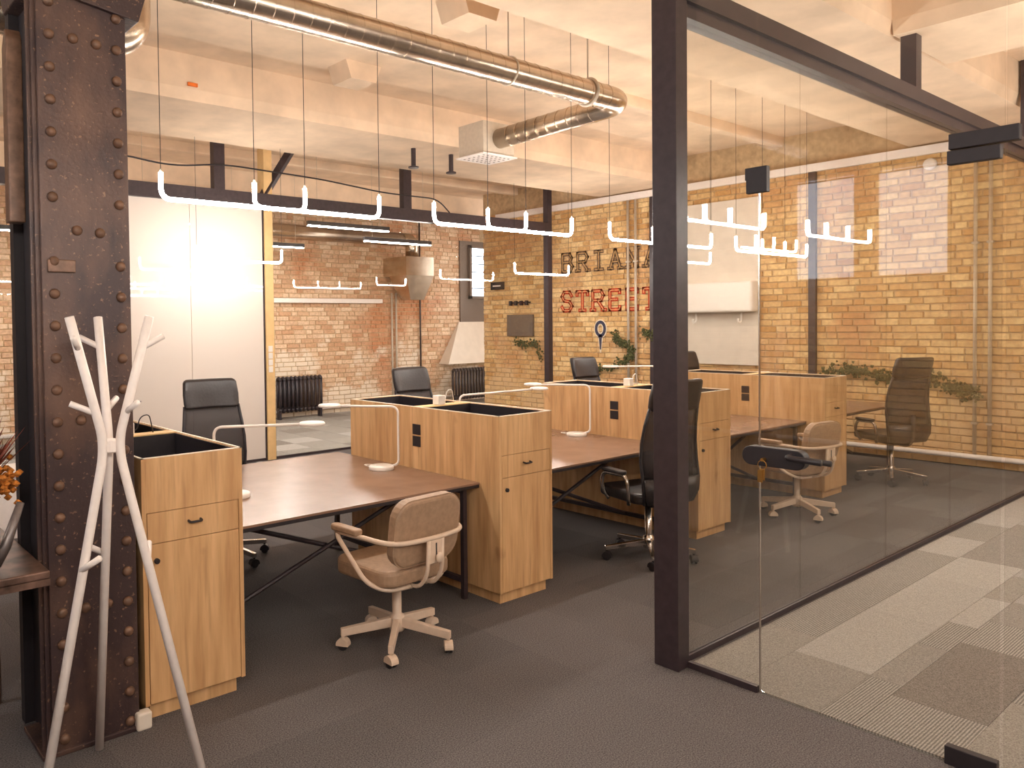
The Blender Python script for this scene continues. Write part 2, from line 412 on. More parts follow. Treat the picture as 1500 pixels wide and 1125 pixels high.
# ================================================================== RIVETED COLUMN
colm = thing('steel_column', 'brown riveted cast steel column behind the white coat stand', 'column', (0, 0, 0))
CX0, CX1, CYF = .813, 1.158, 3.28
MB().box(CX0, CX1, CYF, CYF + .018, 0, 3.0).build('front_plate', 'old_steel', colm, bevel=.003)
MB().box(CX0 - .016, CX1 + .004, CYF + .022, CYF + .036, 0, 3.05).build('flange_plate', 'old_steel', colm, bevel=.003)
MB().box(CX0 - .030, CX1 + .01, CYF + .040, CYF + .052, 0, 3.05).build('flange_plate', 'old_steel', colm, bevel=.003)
MB().box(CX0 + .02, CX1 - .02, CYF + .052, CYF + .36, 0, SLAB).build('web', 'black_matt', colm)
MB().box(CX0 - .02, CX1 + .02, CYF + .36, CYF + .42, 0, SLAB).build('back_plate', 'black_matt', colm)
Mcap = Matrix(((1, 0, 0, 0), (0, 0, 1, CYF - .02), (0, 1, 0, 0), (0, 0, 0, 1)))
MB().prism([(CX0 - .03, 3.02), (CX1 + .05, 2.96), (CX1 + .12, 3.2), (CX1 + .3, SOF), (CX0 - .25, SOF), (CX0 - .06, 3.2)], .42, Mcap).build('capital', 'old_steel', colm, bevel=.004)
rv = MB(); prof = [(.021, 0), (.0205, .006), (.017, .012), (.010, .0165), (.003, .018)]
rv.lathe(prof, 12); rme = bpy.data.meshes.new('rivet'); rme.from_pydata(rv.v, [], rv.f); rme.materials.append(MATS['rivet_steel'])
for p in rme.polygons: p.use_smooth = True
Rf = Matrix.Rotation(math.radians(90), 4, 'X'); Rl = Matrix.Rotation(math.radians(-90), 4, 'Y')
def rivet(x, y, z, R): o = link('rivet', rme, None, colm); o.matrix_basis = Matrix.Translation((x, y, z)) @ R
for k in range(24):
    z = .06 + k * .1265
    if z > 2.98: break
    if k != 16:
        rivet(CX0 + .045, CYF, z, Rf); rivet(CX1 - .04, CYF, z - .012, Rf)
    if k % 6 == 4: rivet(CX0 + .135, CYF, z, Rf); rivet(CX0 + .225, CYF, z - .005, Rf)
    rivet(CX0 + .02, CYF + .15, z - .03, Rl)
MB().box(CX0 + .02, CX0 + .125, CYF - .012, CYF, 1.915, 1.965).build('name_plate', 'rivet_steel', colm, bevel=.004)
MB().prism([(0, 0), (.075, 0), (.075, .73), (.05, .77), (0, .70)], .06, Matrix(((0, 0, 1, .735), (-1, 0, 0, 3.50), (0, 1, 0, 2.12), (0, 0, 0, 1)))).build('bracket_bar', 'rivet_steel', colm, bevel=.006)
MB().box(CX0 - .04, CX1 + .02, CYF - .012, CYF + .3, 0, .02).build('base_plate', 'old_steel', colm, bevel=.004)
MB().box(CX1 - .02, CX1 + .045, CYF - .03, CYF + .02, 0, .075).build('mortar_lump', 'plaster_white', colm, bevel=.01)

# ================================================================== COAT STAND
cs = thing('coat_stand', 'white three-legged coat stand in front of the riveted column', 'coat stand', (.955, 2.945, 0))
for k, (a, rf) in enumerate(((86, .285), (196, .31), (318, .33))):
    d = Vector((math.cos(math.radians(a)), math.sin(math.radians(a)), 0))
    pts = [d * rf, d * .035 + Vector((0, 0, 1.22)), d * .035 + Vector((0, 0, 1.30)), d * .155 + Vector((0, 0, 1.735))]
    pole = MB().tube(fillet(pts, .06), .0165, 10).build('leg', 'white_paint', cs, True)
    s = Vector((-d.y, d.x, 0))
    for zz, rr, dirn in ((1.62, .123, (d * .5 + s * .55 + Vector((0, 0, .35)))), (1.385, .06, (d * .6 - s * .5 + Vector((0, 0, .35)))), (.83, .13, (-d * .2 + s * .6 + Vector((0, 0, .4))))):
        p0 = d * rr + Vector((0, 0, zz)); MB().tube([p0, p0 + dirn.normalized() * .095], .0115, 8).build('peg', 'white_paint', pole, True)
MB().lathe([(.02, 1.235), (.026, 1.24), (.026, 1.28), (.02, 1.285)], 16).build('hub', 'white_paint', cs)

# ================================================================== CABINETS
PITCH, XC0, CW, YC0, YC1, CH = 2.145, 1.4285, .470, 3.303, 4.85, 1.133
def cabinet(i, label):
    x0 = XC0 + PITCH * i - CW / 2; t = thing('planter_cabinet', label, 'cabinet', (x0, YC0, 0), 0, 'oak planter cabinets between the desks')
    L = YC1 - YC0; ym = L / 2; th = .02
    MB().box(0, th, 0, L, .07, CH).build('side_panel', 'oak', t, bevel=.0015); MB().box(CW - th, CW, 0, L, .07, CH).build('side_panel', 'oak', t, bevel=.0015)
    for s in (0, 1):
        y0 = .0 if s == 0 else L - .018
        MB().box(th, CW - th, y0, y0 + .018, .90, CH).build('front_panel', 'oak', t)
        d = MB().box(th + .003, CW - th - .003, y0, y0 + .018, .765, .897).build('drawer', 'oak', t, bevel=.001)
        yo = -.0 if s == 0 else L; sg = -1 if s == 0 else 1
        MB().tube(fillet([(CW / 2 - .028, yo, .84), (CW / 2 - .028, yo + sg * .022, .836), (CW / 2 + .028, yo + sg * .022, .836), (CW / 2 + .028, yo, .84)], .01), .0055, 8).build('handle', 'black_matt', d, True)
        d = MB().box(th + .003, CW - th - .003, y0, y0 + .018, .075, .762).build('door', 'oak', t, bevel=.001)
        MB().lathe([(.012, 0), (.012, .012), (.008, .016)], 12, Matrix.Translation((.06, yo, .69)) @ Matrix.Rotation(math.radians(90 * (1 if s == 0 else -1)), 4, 'X')).build('lock', 'black_matt', d)
    MB().box(th, CW - th, .02, L - .02, .07, .09).box(th, CW - th, ym - .01, ym + .01, .09, .93).build('carcass', 'oak', t)
    MB().box(.03, CW - .03, .035, L - .035, 0, .07).build('plinth', 'oak', t)
    for y0, y1 in ((.022, ym - .05), (ym + .05, L - .022)):
        wl = MB(); a, b_ = .022, CW - .022; z0, z1, q = .95, CH - .003, .004
        wl.box(a, b_, y0, y1, z0, z0 + q); wl.box(a, a + q, y0, y1, z0, z1); wl.box(b_ - q, b_, y0, y1, z0, z1); wl.box(a, b_, y0, y0 + q, z0, z1); wl.box(a, b_, y1 - q, y1, z0, z1)
        wl.build('planter_tray', 'black_matt', t)
    rim = MB(); r = .012
    rim.box(0, CW, 0, r, CH, CH + .004).box(0, CW, L - r, L, CH, CH + .004).box(0, r, 0, L, CH, CH + .004).box(CW - r, CW, 0, L, CH, CH + .004)
    rim.build('rim', 'rim_white', t)
    MB().box(.012, CW - .012, ym - .05, ym + .05, CH - .02, CH + .003).build('divider', 'wood_pale', t)
    for xs, sg in ((0, -1), (CW, 1)):
        for zz in ((.985, .905) if i else (.95,)):
            MB().box(xs - .006 if sg < 0 else xs, xs if sg < 0 else xs + .006, ym - .045, ym + .035, zz - .035, zz + .035).build('power_socket', 'black_matt', t, bevel=.002)
    return t
cabinet(0, 'oak planter cabinet standing right beside the riveted column')
cabinet(1, 'oak planter cabinet beside the beige swivel chair at the wide brown desk')
cabinet(2, 'oak planter cabinet half hidden by the black glass-wall post')
cabinet(3, 'oak planter cabinet with the beige swivel chair behind the glass before it')
for i, lab in ((0, 'white power adapter on the cabinet by the column'), (1, 'white power adapter on the cabinet by the nearest beige chair'), (2, 'white power adapter on the cabinet behind the black post')):
    xa = XC0 + PITCH * i; ym = (YC0 + YC1) / 2
    t = thing('power_adapter', lab, 'adapter', (xa - .03, ym, CH + .003), .1)
    MB().box(-.035, .035, -.03, .03, 0, .065).build('body', 'white_plastic', t, bevel=.006)
    MB().tube(fillet([(.035, 0, .02), (.06, 0, .025), (.08, .0, .09), (.13, .0, .10), (.15, 0, .0)], .04), .003, 6).build('cable', 'black_matt' if i == 0 else 'white_plastic', t, True)

# ================================================================== DESKS
DZ = .72
def desk(i, label):
    x0 = XC0 + PITCH * i + CW / 2 + .004; x1 = XC0 + PITCH * (i + 1) - CW / 2 - .004
    if i == 3: x1 = 9.85
    L = x1 - x0; y0, y1 = 3.47, 5.02 ; D = y1 - y0
    t = thing('bench_desk', label, 'desk', (x0, y0, 0), 0, 'long desks between the oak cabinets')
    MB().box(0, L, 0, D, DZ - .012, DZ).build('desk_top', 'desk_top', t)
    MB().box(.002, L - .002, .002, D - .002, DZ - .032, DZ - .012).build('edge_board', 'black_matt', t)
    for xa in (.05, L - .08):
        for ya in (.06, D - .09): MB().box(xa, xa + .03, ya, ya + .03, 0, DZ - .032).build('leg', 'black_steel', t)
        MB().box(xa, xa + .03, .09, D - .09, .10, .13).build('foot_rail', 'black_steel', t); MB().box(xa, xa + .03, .09, D - .09, DZ - .07, DZ - .032).build('top_rail', 'black_steel', t)
    for ya in (.42,):
        MB().tube([(.08, ya, .12), (L - .08, ya, DZ - .05)], .014, 8).build('cross_brace', 'black_steel', t); MB().tube([(.08, ya + .03, DZ - .05), (L - .08, ya + .03, .12)], .014, 8).build('cross_brace', 'black_steel', t)
    return t
desk(0, 'wide brown desk between the column cabinet and the next cabinet')
desk(1, 'brown desk with a black high-backed chair pulled up at its near side')
desk(2, 'brown desk behind the glass with a beige swivel chair at its near side')
desk(3, 'brown desk at the far end by the yellow brick wall')

# ================================================================== DESK LAMPS
def lamp(x, y, hx, hy, label, z=DZ, H=.42):
    t = thing('desk_lamp', label, 'lamp', (x, y, z))
    MB().lathe([(.083, 0), (.085, .004), (.085, .022), (.078, .027), (.01, .028)], 24).build('base', 'white_plastic', t, True)
    d = Vector((hx - x, hy - y, 0)); L = d.length; d.normalize(); s = d * -.115
    MB().tube(fillet([(s * .4) + Vector((0, 0, .02)), s + Vector((0, 0, .03)), s + Vector((0, 0, H)), d * (L - .06) + Vector((0, 0, H + .01))], .05, 6), .008, 10).build('arm', 'white_plastic', t, True)
    hd = MB().lathe([(.01, .012), (.07, .012), (.076, .004), (.074, -.006), (.01, -.007)][::-1], 20, Matrix.Translation(d * L + Vector((0, 0, H + .01))))
    hd.build('lamp_head', 'white_plastic', t, True)
    MB().tube(fillet([(-.03, .08, .01), (-.06, .12, .02), (-.02, .15, .015), (.05, .13, .008)], .03), .0035, 6).build('cable', 'white_plastic', t, True)
lamp(3.15, 4.22, 2.88, 4.43, 'white desk lamp standing near the cabinet on the wide brown desk')
lamp(2.02, 4.10, 2.37, 3.83, 'white desk lamp half hidden by the cabinet beside the column', H=.40)
lamp(4.25, 4.50, 4.92, 4.40, 'white desk lamp with its arm over the middle of the second desk', H=.41)
lamp(5.31, 4.33, 5.02, 4.56, 'white desk lamp standing at the foot of the half hidden cabinet', H=.43)
lamp(6.7, 4.6, 6.30, 4.72, 'white desk lamp with raised head behind the black chair', H=.52)
lamp(8.55, 4.05, 8.62, 4.4, 'white desk lamp on the far desk by the brick wall', H=.36)

# ================================================================== BEIGE SWIVEL CHAIR (faces local +Y)
def star_base(t, mat, r=.30, a0=18, caster_mat=None, hub_r=.034, zc=.40, slope=.03, lw=.017, lh=.024):
    MB().lathe([(hub_r, .075), (hub_r + .006, .085), (hub_r + .006, .155), (hub_r - .006, .165), (.025, .17), (.025, zc)], 18).build('gas_column', mat, t, True)
    for k in range(5):
        a = math.radians(a0 + 72 * k); M = Matrix.Rotation(a, 4, 'Z')
        leg = MB().add([(.02, -lw, .10), (.02, lw, .10), (r, lw * .85, .072), (r, -lw * .85, .072), (.02, -lw, .10 + lh * 2.1), (.02, lw, .10 + lh * 2.1), (r, lw * .85, .072 + lh * 1.7), (r, -lw * .85, .072 + lh * 1.7)],
                       [(0, 3, 2, 1), (4, 5, 6, 7), (0, 1, 5, 4), (1, 2, 6, 5), (2, 3, 7, 6), (3, 0, 4, 7)], M).build('leg', mat, t, bevel=.004)
        cm = M @ Matrix.Translation((r - .012, 0, 0)) @ Matrix.Rotation(k * 1.3, 4, 'Z')
        cst = MB().tube([tuple(cm @ Vector((0, 0, .045))), tuple(cm @ Vector((0, 0, .08)))], .009, 8)
        pr_ = [(.034 * math.cos(math.radians(q)), .030 + .034 * math.sin(math.radians(q))) for q in range(-10, 191, 20)]
        cst.prism(pr_, .044, cm @ Matrix(((1, 0, 0, 0), (0, 0, 1, -.022), (0, 1, 0, 0), (0, 0, 0, 1))))
        cst.build('caster', caster_mat or mat, leg)
        wv = MB()
        for sy in (-.019, .007): wv.lathe([(.024, 0), (.026, .003), (.026, .009), (.024, .012)], 14, cm @ Matrix.Translation((0, sy, .026)) @ Matrix.Rotation(math.radians(-90), 4, 'X'))
        wv.build('wheel', 'black_matt', leg)
def beige_chair(label, loc, facing, a0):
    t = thing('swivel_chair', label, 'chair', (*loc, 0), math.radians(facing - 90), 'beige swivel chairs')
    star_base(t, 'beige_metal', .30, a0, zc=.37)
    sb = MB(); rbox(sb, 0, .03, .425, .47, .46, .085, .09, 6); sb.build('seat', 'beige_leather', t, bevel=.022)
    MB().box(-.10, .10, -.12, .14, .355, .385).build('seat_mount', 'beige_metal', t, bevel=.006)
    Mb_ = Matrix.Translation((0, -.215, .655)) @ Matrix.Rotation(math.radians(98), 4, 'X')
    q = MB(); rbox(q, 0, 0, 0, .45, .345, .07, .10, 6, Mb_); q.build('backrest', 'beige_leather', t, bevel=.02)
    q = MB(); rbox(q, 0, 0, .0, .456, .351, .008, .103, 6, Mb_ @ Matrix.Translation((0, 0, .022))); q.build('piping', 'beige_leather', t)
    f_ = MB().tube(fillet([(-.275, .155, .625), (-.285, -.05, .635), (-.255, -.265, .625), (0, -.305, .625), (.255, -.265, .625), (.285, -.05, .635), (.275, .155, .625)], .13, 7), .0125, 10)
    for sg in (-1, 1):
        f_.tube(fillet([(sg * .272, .15, .628), (sg * .285, .13, .60), (sg * .26, -.06, .40), (sg * .20, -.15, .365), (sg * .05, -.17, .362)], .07, 6), .0125, 10)
        f_.tube(fillet([(sg * .048, -.297, .615), (sg * .05, -.29, .45), (sg * .052, -.235, .37), (sg * .05, -.12, .365)], .05, 5), .0105, 8)
    f_.build('frame', 'beige_metal', t, True)
    MB().box(-.048, .048, -.302, -.294, .50, .615).build('adjuster_plate', 'beige_metal', t, bevel=.003)
    MB().box(-.004, .004, -.304, -.301, .535, .60).build('slot', 'black_matt', t)
    MB().lathe([(.012, 0), (.012, .012), (.024, .014), (.026, .022), (.02, .03)], 16, Matrix.Translation((.006, -.302, .53)) @ Matrix.Rotation(math.radians(90), 4, 'X')).build('knob', 'beige_metal', t, True)
    for sg in (-1, 1):
        q = MB(); rbox(q, sg * .28, .065, .652, .055, .22, .032, .025, 5); q.build('arm_pad', 'beige_leather', t, bevel=.01)
    return t
beige_chair('beige leather swivel chair pushed up to the wide brown desk', (2.53, 3.27), 94, 6)
beige_chair('beige leather swivel chair seen through the glass beside the door handle', (6.86, 3.20), 82, 30)

# ================================================================== BLACK HIGH-BACKED CHAIR
def exec_chair(label, loc, facing, a0=10):
    t = thing('high_backed_chair', label, 'chair', (*loc, 0), math.radians(facing - 90), 'black high-backed mesh chairs')
    star_base(t, 'chrome', .32, a0, 'black_matt', .032, .43, lw=.018, lh=.018)
    q = MB(); rbox(q, 0, .03, .475, .50, .48, .075, .08, 6); q.build('seat', 'black_leather', t, bevel=.022)
    MB().box(-.09, .09, -.14, .12, .395, .44).build('mechanism', 'black_matt', t, bevel=.008)
    # back: profile curve in y-z, width varies
    prof = [(-.235, .44, .20), (-.262, .52, .225), (-.262, .62, .235), (-.245, .74, .235), (-.243, .86, .228), (-.262, .98, .215), (-.295, 1.10, .20)]
    def sheet(pr_, th, name, mat, curve=.035):
        mb = MB(); k = 8; o = []
        for y, z, wd in pr_:
            for j in range(k + 1):
                u = -1 + 2 * j / k; o.append((wd * u, y + curve * u * u, z))
        nrow = len(pr_); vs = o + [(x, y - th, z) for x, y, z in o]; N = nrow * (k + 1); fs = []
        for i in range(nrow - 1):
            for j in range(k):
                a = i * (k + 1) + j; fs.append((a, a + k + 1, a + k + 2, a + 1)); fs.append((N + a, N + a + 1, N + a + k + 2, N + a + k + 1))
            a = i * (k + 1); fs.append((a, N + a, N + a + k + 1, a + k + 1)); a += k; fs.append((a, a + k + 1, N + a + k + 1, N + a))
        for j in range(k):
            fs.append((j, j + 1, N + j + 1, N + j)); a = (nrow - 1) * (k + 1) + j; fs.append((a, N + a, N + a + 1, a + 1))
        mb.add(vs, fs); return mb.build(name, mat, t, True)
    sheet(prof[2:], .006, 'mesh_back', 'chair_mesh'); sheet(prof[:3], .03, 'lumbar_pad', 'black_leather')
    q = MB()
    for sg in (-1, 1): MB().tube([(sg * (wd + .004), y + .03, z) for y, z, wd in prof], .011, 8).build('back_frame', 'black_matt', t, True)
    sheet([(-.262, 1.08, .19), (-.268, 1.10, .205), (-.285, 1.18, .208), (-.312, 1.27, .20), (-.325, 1.295, .185)], .055, 'headrest', 'black_leather').modifiers.new('b', 'BEVEL').width = .015
    MB().tube(fillet([(0, -.02, .41), (0, -.25, .41), (0, -.30, .55), (0, -.285, .72)], .07), .022, 10).build('back_spine', 'black_matt', t, True)
    for sg in (-1, 1):
        q = MB().tube(fillet([(sg * .25, .12, .43), (sg * .30, .14, .52), (sg * .305, .11, .63), (sg * .305, -.14, .64), (sg * .30, -.16, .54), (sg * .25, -.10, .43)], .07, 6), .014, 10); q.build('arm_loop', 'chrome', t, True)
        q = MB(); rbox(q, sg * .305, -.01, .655, .06, .24, .025, .028, 5); q.build('arm_pad', 'black_leather', t, bevel=.008)
    return t
exec_chair('black high-backed chair across the wide brown desk before the white wall', (2.50, 5.25), 262, 40)
exec_chair('black high-backed chair whose headrest rises behind the second cabinet', (4.49, 5.25), 272, 10)
exec_chair('black high-backed chair whose headrest shows under the painted map pin', (6.93, 5.25), 270, 10)
exec_chair('black high-backed chair whose headrest shows before the white wall panel', (8.95, 5.25), 270, 10)
exec_chair('black high-backed chair half hidden by the black glass-wall post', (4.83, 3.30), 74, 20)
exec_chair('black high-backed chair seen through the glass before the yellow brick wall', (8.95, 3.22), 60, 15)

# ================================================================== PENDANT LIGHTS
def comb(xs, y, z, label, ztop=SLAB, grp='branched tube pendants over the desks'):
    x0 = xs[0]; t = thing('tube_pendant', label, 'pendant light', (x0, y, z), 0, grp)
    rz_, r = .145, .0125; L = xs[-1] - x0
    MB().tube(fillet([(0, 0, rz_), (0, 0, 0), (L, 0, 0), (L, 0, rz_)], .06, 7), r, 10).build('light_tube', 'tube_light', t, True)
    for i, xa in enumerate(xs[1:-1]):
        sg = 1 if i == 0 else -1; a = xa - x0
        MB().tube(fillet([(a, 0, rz_), (a, 0, .004), (a + sg * .10, 0, .0)], .06, 7), r, 10).build('light_tube', 'tube_light', t, True)
    for xa in xs:
        a = xa - x0
        MB().tube([(a, 0, rz_), (a, 0, rz_ + .018)], .008, 8).build('end_cap', 'grey_metal', t)
        MB().tube([(a, 0, rz_ + .018), (a, 0, ztop - z)], .0022, 5).build('suspension_wire', 'black_matt', t)
    return t
YL, ZL = 4.3, 2.41
comb((1.70, 2.28, 2.635, 3.22), YL, ZL, 'four-armed tube pendant nearest to the riveted column')
comb((3.71, 4.25, 4.67, 5.23), YL, ZL, 'four-armed tube pendant beneath the square air diffuser')
comb((5.74, 6.39, 6.85, 7.39), YL, ZL, 'four-armed tube pendant crossing behind the black glass-wall post')
comb((7.87, 8.42, 8.93, 9.46), YL, ZL, 'four-armed tube pendant closest to the yellow brick wall over the desks')
comb((5.55, 6.02, 6.42, 7.0), .80, 2.5, 'four-armed tube pendant in the glass meeting room, mirrored in the side glass', ztop=SLAB)
comb((7.85, 8.25, 8.75, 9.3), .80, 2.5, 'second four-armed tube pendant of the glass meeting room', ztop=SOF + .4)
for k, (x0, y0) in enumerate(((-2.3, 4.3), (-1.6, -.8), (.7, -1.8), (3.9, -1.8), (6.6, -1.8), (-.9, .7), (1.2, -.3))):  # unseen pendants added to brighten the room, column and coat stand
    comb((x0, x0 + .52, x0 + .92, x0 + 1.45), y0, 2.45, ('four-armed tube pendant added as fill light left of the riveted column', 'four-armed tube pendant added as fill light behind the camera', 'four-armed tube pendant added as fill light outside the glass front', 'four-armed tube pendant added as fill light deep inside the glass meeting room', 'four-armed tube pendant added as fill light at the back of the glass meeting room', 'four-armed tube pendant added as fill light over the aisle before the riveted column', 'four-armed tube pendant added as fill light over the aisle before the glass front')[k], SLAB, 'added fill-light tube pendants out of view')
def ulight(x0, x1, y, z, label, ztop=SOF): return comb((x0, x1), y, z, label, ztop, 'two-armed tube pendants')
ulight(3.52, 4.55, 7.95, 2.40, 'two-armed tube pendant before the white wall panels')
ulight(8.42, 9.62, 7.98, 2.40, 'two-armed tube pendant beside the slim steel post')
ulight(8.9, 9.6, 5.6, 2.42, 'two-armed tube pendant before the white panel on the brick wall', SLAB)

# linear lights of the back room
for i, (x0, x1, y, z, lab) in enumerate(((5.55, 6.9, 9.0, 3.0, 'bar light behind the glass partition next to its header'), (6.9, 8.2, 9.6, 2.92, 'bar light behind the glass in front of the sheet-metal funnel'), (2.3, 3.6, 9.3, 2.95, 'bar light behind the riveted column'), (5.3, 6.7, 11.0, 2.92, 'bar light behind the timber post'), (1.4, 2.55, 10.9, 2.92, 'bar light by the far brick wall left of the column'))):
    t = thing('bar_light', lab, 'ceiling light', (x0, y, z), 0, 'bar lights of the back room')
    MB().box(0, x1 - x0, -.03, .03, .012, .07).build('housing', 'black_matt', t); MB().box(.01, x1 - x0 - .01, -.024, .024, 0, .012).build('diffuser', 'linear_light', t)
    for a in (.15, x1 - x0 - .15): MB().tube([(a, 0, .07), (a, 0, SLAB - z - .004)], .003, 5).build('rod', 'grey_metal', t)

# ================================================================== FRONT GLASS WALLS
gw = thing('glass_wall', 'clear side glass wall of the meeting room under a dark steel rail', 'glass wall', (0, 0, 0))
xs = [XF + .02, 4.71, 5.97, 7.23, 8.53, 9.80, XW - .02]
for a, b_ in zip(xs[:-1], xs[1:]): MB().box(a + .003, b_ - .003, YS - .005, YS + .005, .03, 3.15).build('glass_pane', 'side_glass', gw)
MB().box(XF - .04, XW - .02, YS - .045, YS + .045, 3.15, 3.20).box(XF - .04, XW - .02, YS - .03, YS + .03, 3.20, 3.225).box(XF - .04, XW - .02, YS - .055, YS + .055, 3.225, 3.32).build('top_rail', 'black_steel', gw)
MB().box(XF, XW - .02, YS - .015, YS + .015, 0, .03).build('floor_rail', 'black_steel', gw)
MB().box(3.355, 3.452, 2.13, 2.262, 0, SOF).box(3.452, 3.475, 2.15, 2.21, 0, 3.2).build('corner_post', 'black_steel', gw, bevel=.003)
for hx in (6.4, 9.3): MB().box(hx - .05, hx + .05, YS - .05, YS + .05, 3.32, SOF if hx < 7 else SLAB).build('hanger', 'black_steel', gw)
gf = thing('glass_front', 'clear fixed glass beside and above the meeting room door', 'glass wall', (0, 0, 0))
MB().box(XF - .005, XF + .005, 1.785, 2.13, .03, 3.68).build('glass_pane', 'clear_glass', gf)
MB().box(XF - .005, XF + .005, .875, 1.779, 2.275, 3.68).build('glass_pane', 'clear_glass', gf)
MB().box(XF - .005, XF + .005, -1.5, .869, .03, 3.68).build('glass_pane', 'clear_glass', gf)
MB().box(XF - .012, XF + .012, 1.785, 2.13, 0, .03).box(XF - .012, XF + .012, -1.5, .86, 0, .03).build('floor_rail', 'black_steel', gf)
MB().box(XF - .02, XF + .02, -1.5, 2.13, 3.68, SOF).build('head_rail', 'black_steel', gf)
# patch fittings on the fixed glass
MB().prism([(0, 0), (.095, 0), (.095, .115), (-.005, .115 - .0), (-.005, .06), (0, .06)], .03, Matrix(((0, 0, 1, XF - .015), (-1, 0, 0, 1.83), (0, 1, 0, 2.26), (0, 0, 0, 1)))).build('patch_fitting', 'black_matt', gf, bevel=.003)
dr = thing('glass_door', 'frameless glass door with a black lever lock and hanging keys', 'door', (0, 0, 0))
MB().box(XF - .005, XF + .005, .883, 1.774, .012, 2.268).build('door_leaf', 'clear_glass', dr)
MB().box(XF - .006, XF + .006, 1.773, 1.777, .012, 2.268).build('polished_edge', 'chrome', dr)
MB().box(XF - .018, XF + .018, .83, 1.045, 2.318, 2.375).build('top_hinge_plate', 'black_matt', dr, bevel=.003)
MB().box(XF - .018, XF + .018, .885, 1.05, 2.262, 2.313).build('hinge_clamp', 'black_matt', dr, bevel=.003)
MB().box(XF - .018, XF + .018, .885, 1.05, .0, .07).build('floor_hinge', 'black_matt', dr, bevel=.003)
lk = MB(); rbox(lk, 0, 0, 0, .28, .085, .05, .04, 7, Matrix(((0, 0, 1, XF - .01), (-1, 0, 0, 1.70), (0, 1, 0, 1.085), (0, 0, 0, 1))))
lko = lk.build('lock_case', 'black_matt', dr, bevel=.004)
MB().tube(fillet([(XF - .03, 1.62, 1.10), (XF - .075, 1.62, 1.10), (XF - .075, 1.475, 1.095)], .02), .013, 10).build('lever_handle', 'black_matt', lko, True)
MB().tube(fillet([(XF + .03, 1.62, 1.075), (XF + .075, 1.62, 1.075), (XF + .075, 1.50, 1.07)], .02), .013, 10).build('lever_handle', 'black_matt', lko, True)
ky = MB().tube([(XF - .03, 1.735, 1.075), (XF - .06, 1.735, 1.075)], .008, 8)
ky.tube([(XF - .058 + .0 * k, 1.735 + .02 * math.cos(k), 1.052 + .02 * math.sin(k)) for k in [j * .628 for j in range(10)]], .0022, 5, closed=True)
ky.box(XF - .062, XF - .058, 1.722, 1.744, .985, 1.034); ky.box(XF - .066, XF - .062, 1.73, 1.752, .975, 1.03)
ky.build('keys', 'brass', lko)

# ================================================================== REAR PARTITION
rp = thing('back_partition', 'rear partition with white glossy panels, timber post and clear glass under a dark header', 'glass wall', (0, 0, 0))
MB().box(1.35, 2.39, YP - .005, YP + .005, .03, 3.15).build('glass_pane', 'clear_glass', rp); MB().box(.3, 1.34, YP - .005, YP + .005, .03, 3.15).build('glass_pane', 'clear_glass', rp)
for a, b_ in ((2.40, 2.80), (2.80, 3.81), (3.81, 4.76)): MB().box(a + .004, b_ - .004, YP - .01, YP + .01, .03, 3.15).build('white_panel', 'white_glass', rp)
MB().box(4.762, 4.775, YP - .02, YP + .02, 0, 3.15).box(4.89, 4.903, YP - .02, YP + .02, 0, 3.15).build('jamb', 'black_steel', rp)
po = MB().box(4.775, 4.89, YP - .04, YP + .12, 0, 3.9).build('timber_post', 'wood_pale', rp)
for k in range(4): MB().box(4.80, 4.86, YP - .048, YP - .04, 1.10 + k * .085, 1.175 + k * .085).build('light_switch', 'white_plastic', po, bevel=.003)
xs = [4.91, 5.93, 6.95, 8.03, 9.05, 10.06]
for a, b_ in zip(xs[:-1], xs[1:]): MB().box(a + .004, b_ - .004, YP - .005, YP + .005, .03, 3.15).build('glass_pane', 'clear_glass', rp)
MB().box(.3, 10.1, YP - .06, YP + .06, 3.15, 3.32).build('header', 'black_steel', rp)
MB().box(.3, 10.1, YP - .015, YP + .015, 0, .03).build('floor_rail', 'black_steel', rp)
MB().box(10.03, 10.13, YP - .05, YP + .05, 0, SLAB).build('end_post', 'black_steel', rp)
for hx in (4.18, 7.06): MB().box(hx - .07, hx + .07, YP - .05, YP + .05, 3.32, SLAB).build('hanger', 'black_steel', rp)
MB().tube([(4.72, YP, 3.2), (5.25, YP, 4.0)], .06, 4).build('brace', 'black_steel', rp)
# wall sockets on white panel
for x, z in ((2.93, .78),): tag(MB().box(x, x + .08, YP - .03, YP - .011, z, z + .08).build('wall_socket', 'white_plastic', None, bevel=.004), 'small white socket on the white wall panel', 'socket')

# ================================================================== DUCTS
def spiral(pts, r, name, parent, ribs=True):
    MB().tube(pts, r, 24).build(name, 'galvanised', parent, True)
dct = thing('air_duct', 'long galvanised spiral duct with a side branch to a square diffuser', 'duct', (0, 0, 0))
YD, ZD, RD = 3.88, 3.45, .092
main = fillet([(-1.5, YD, ZD), (5.38, YD, ZD), (5.38, YD + 1.5, ZD - .03)], .2, 8)
MB().tube([p for p in main], RD, 28).build('duct_pipe', 'galvanised', dct, True)
def ring(mb, c, ax, r, t=.003, seg=28):
    for_pts = []
    for j in range(seg):
        a = 2 * math.pi * j / seg
        for_pts.append((c[0], c[1] + r * math.cos(a), c[2] + r * math.sin(a)) if ax == 'x' else (c[0] + r * math.cos(a), c[1], c[2] + r * math.sin(a)))
    mb.tube(for_pts, t, 6, closed=True); return mb
sm = {}
for ax in 'xy':
    q = ring(MB(), (0, 0, 0), ax, RD); sm[ax] = bpy.data.meshes.new('seam_ring'); sm[ax].from_pydata(q.v, [], q.f); sm[ax].materials.append(MATS['galvanised'])
for k in range(46): link('seam_ring', sm['x'], None, dct).location = (-.2 + k * .118, YD, ZD)
for k in range(9): y = YD + .3 + k * .118; link('seam_ring', sm['y'], None, dct).location = (5.38, y, ZD - .03 * (y - YD) / 1.5)
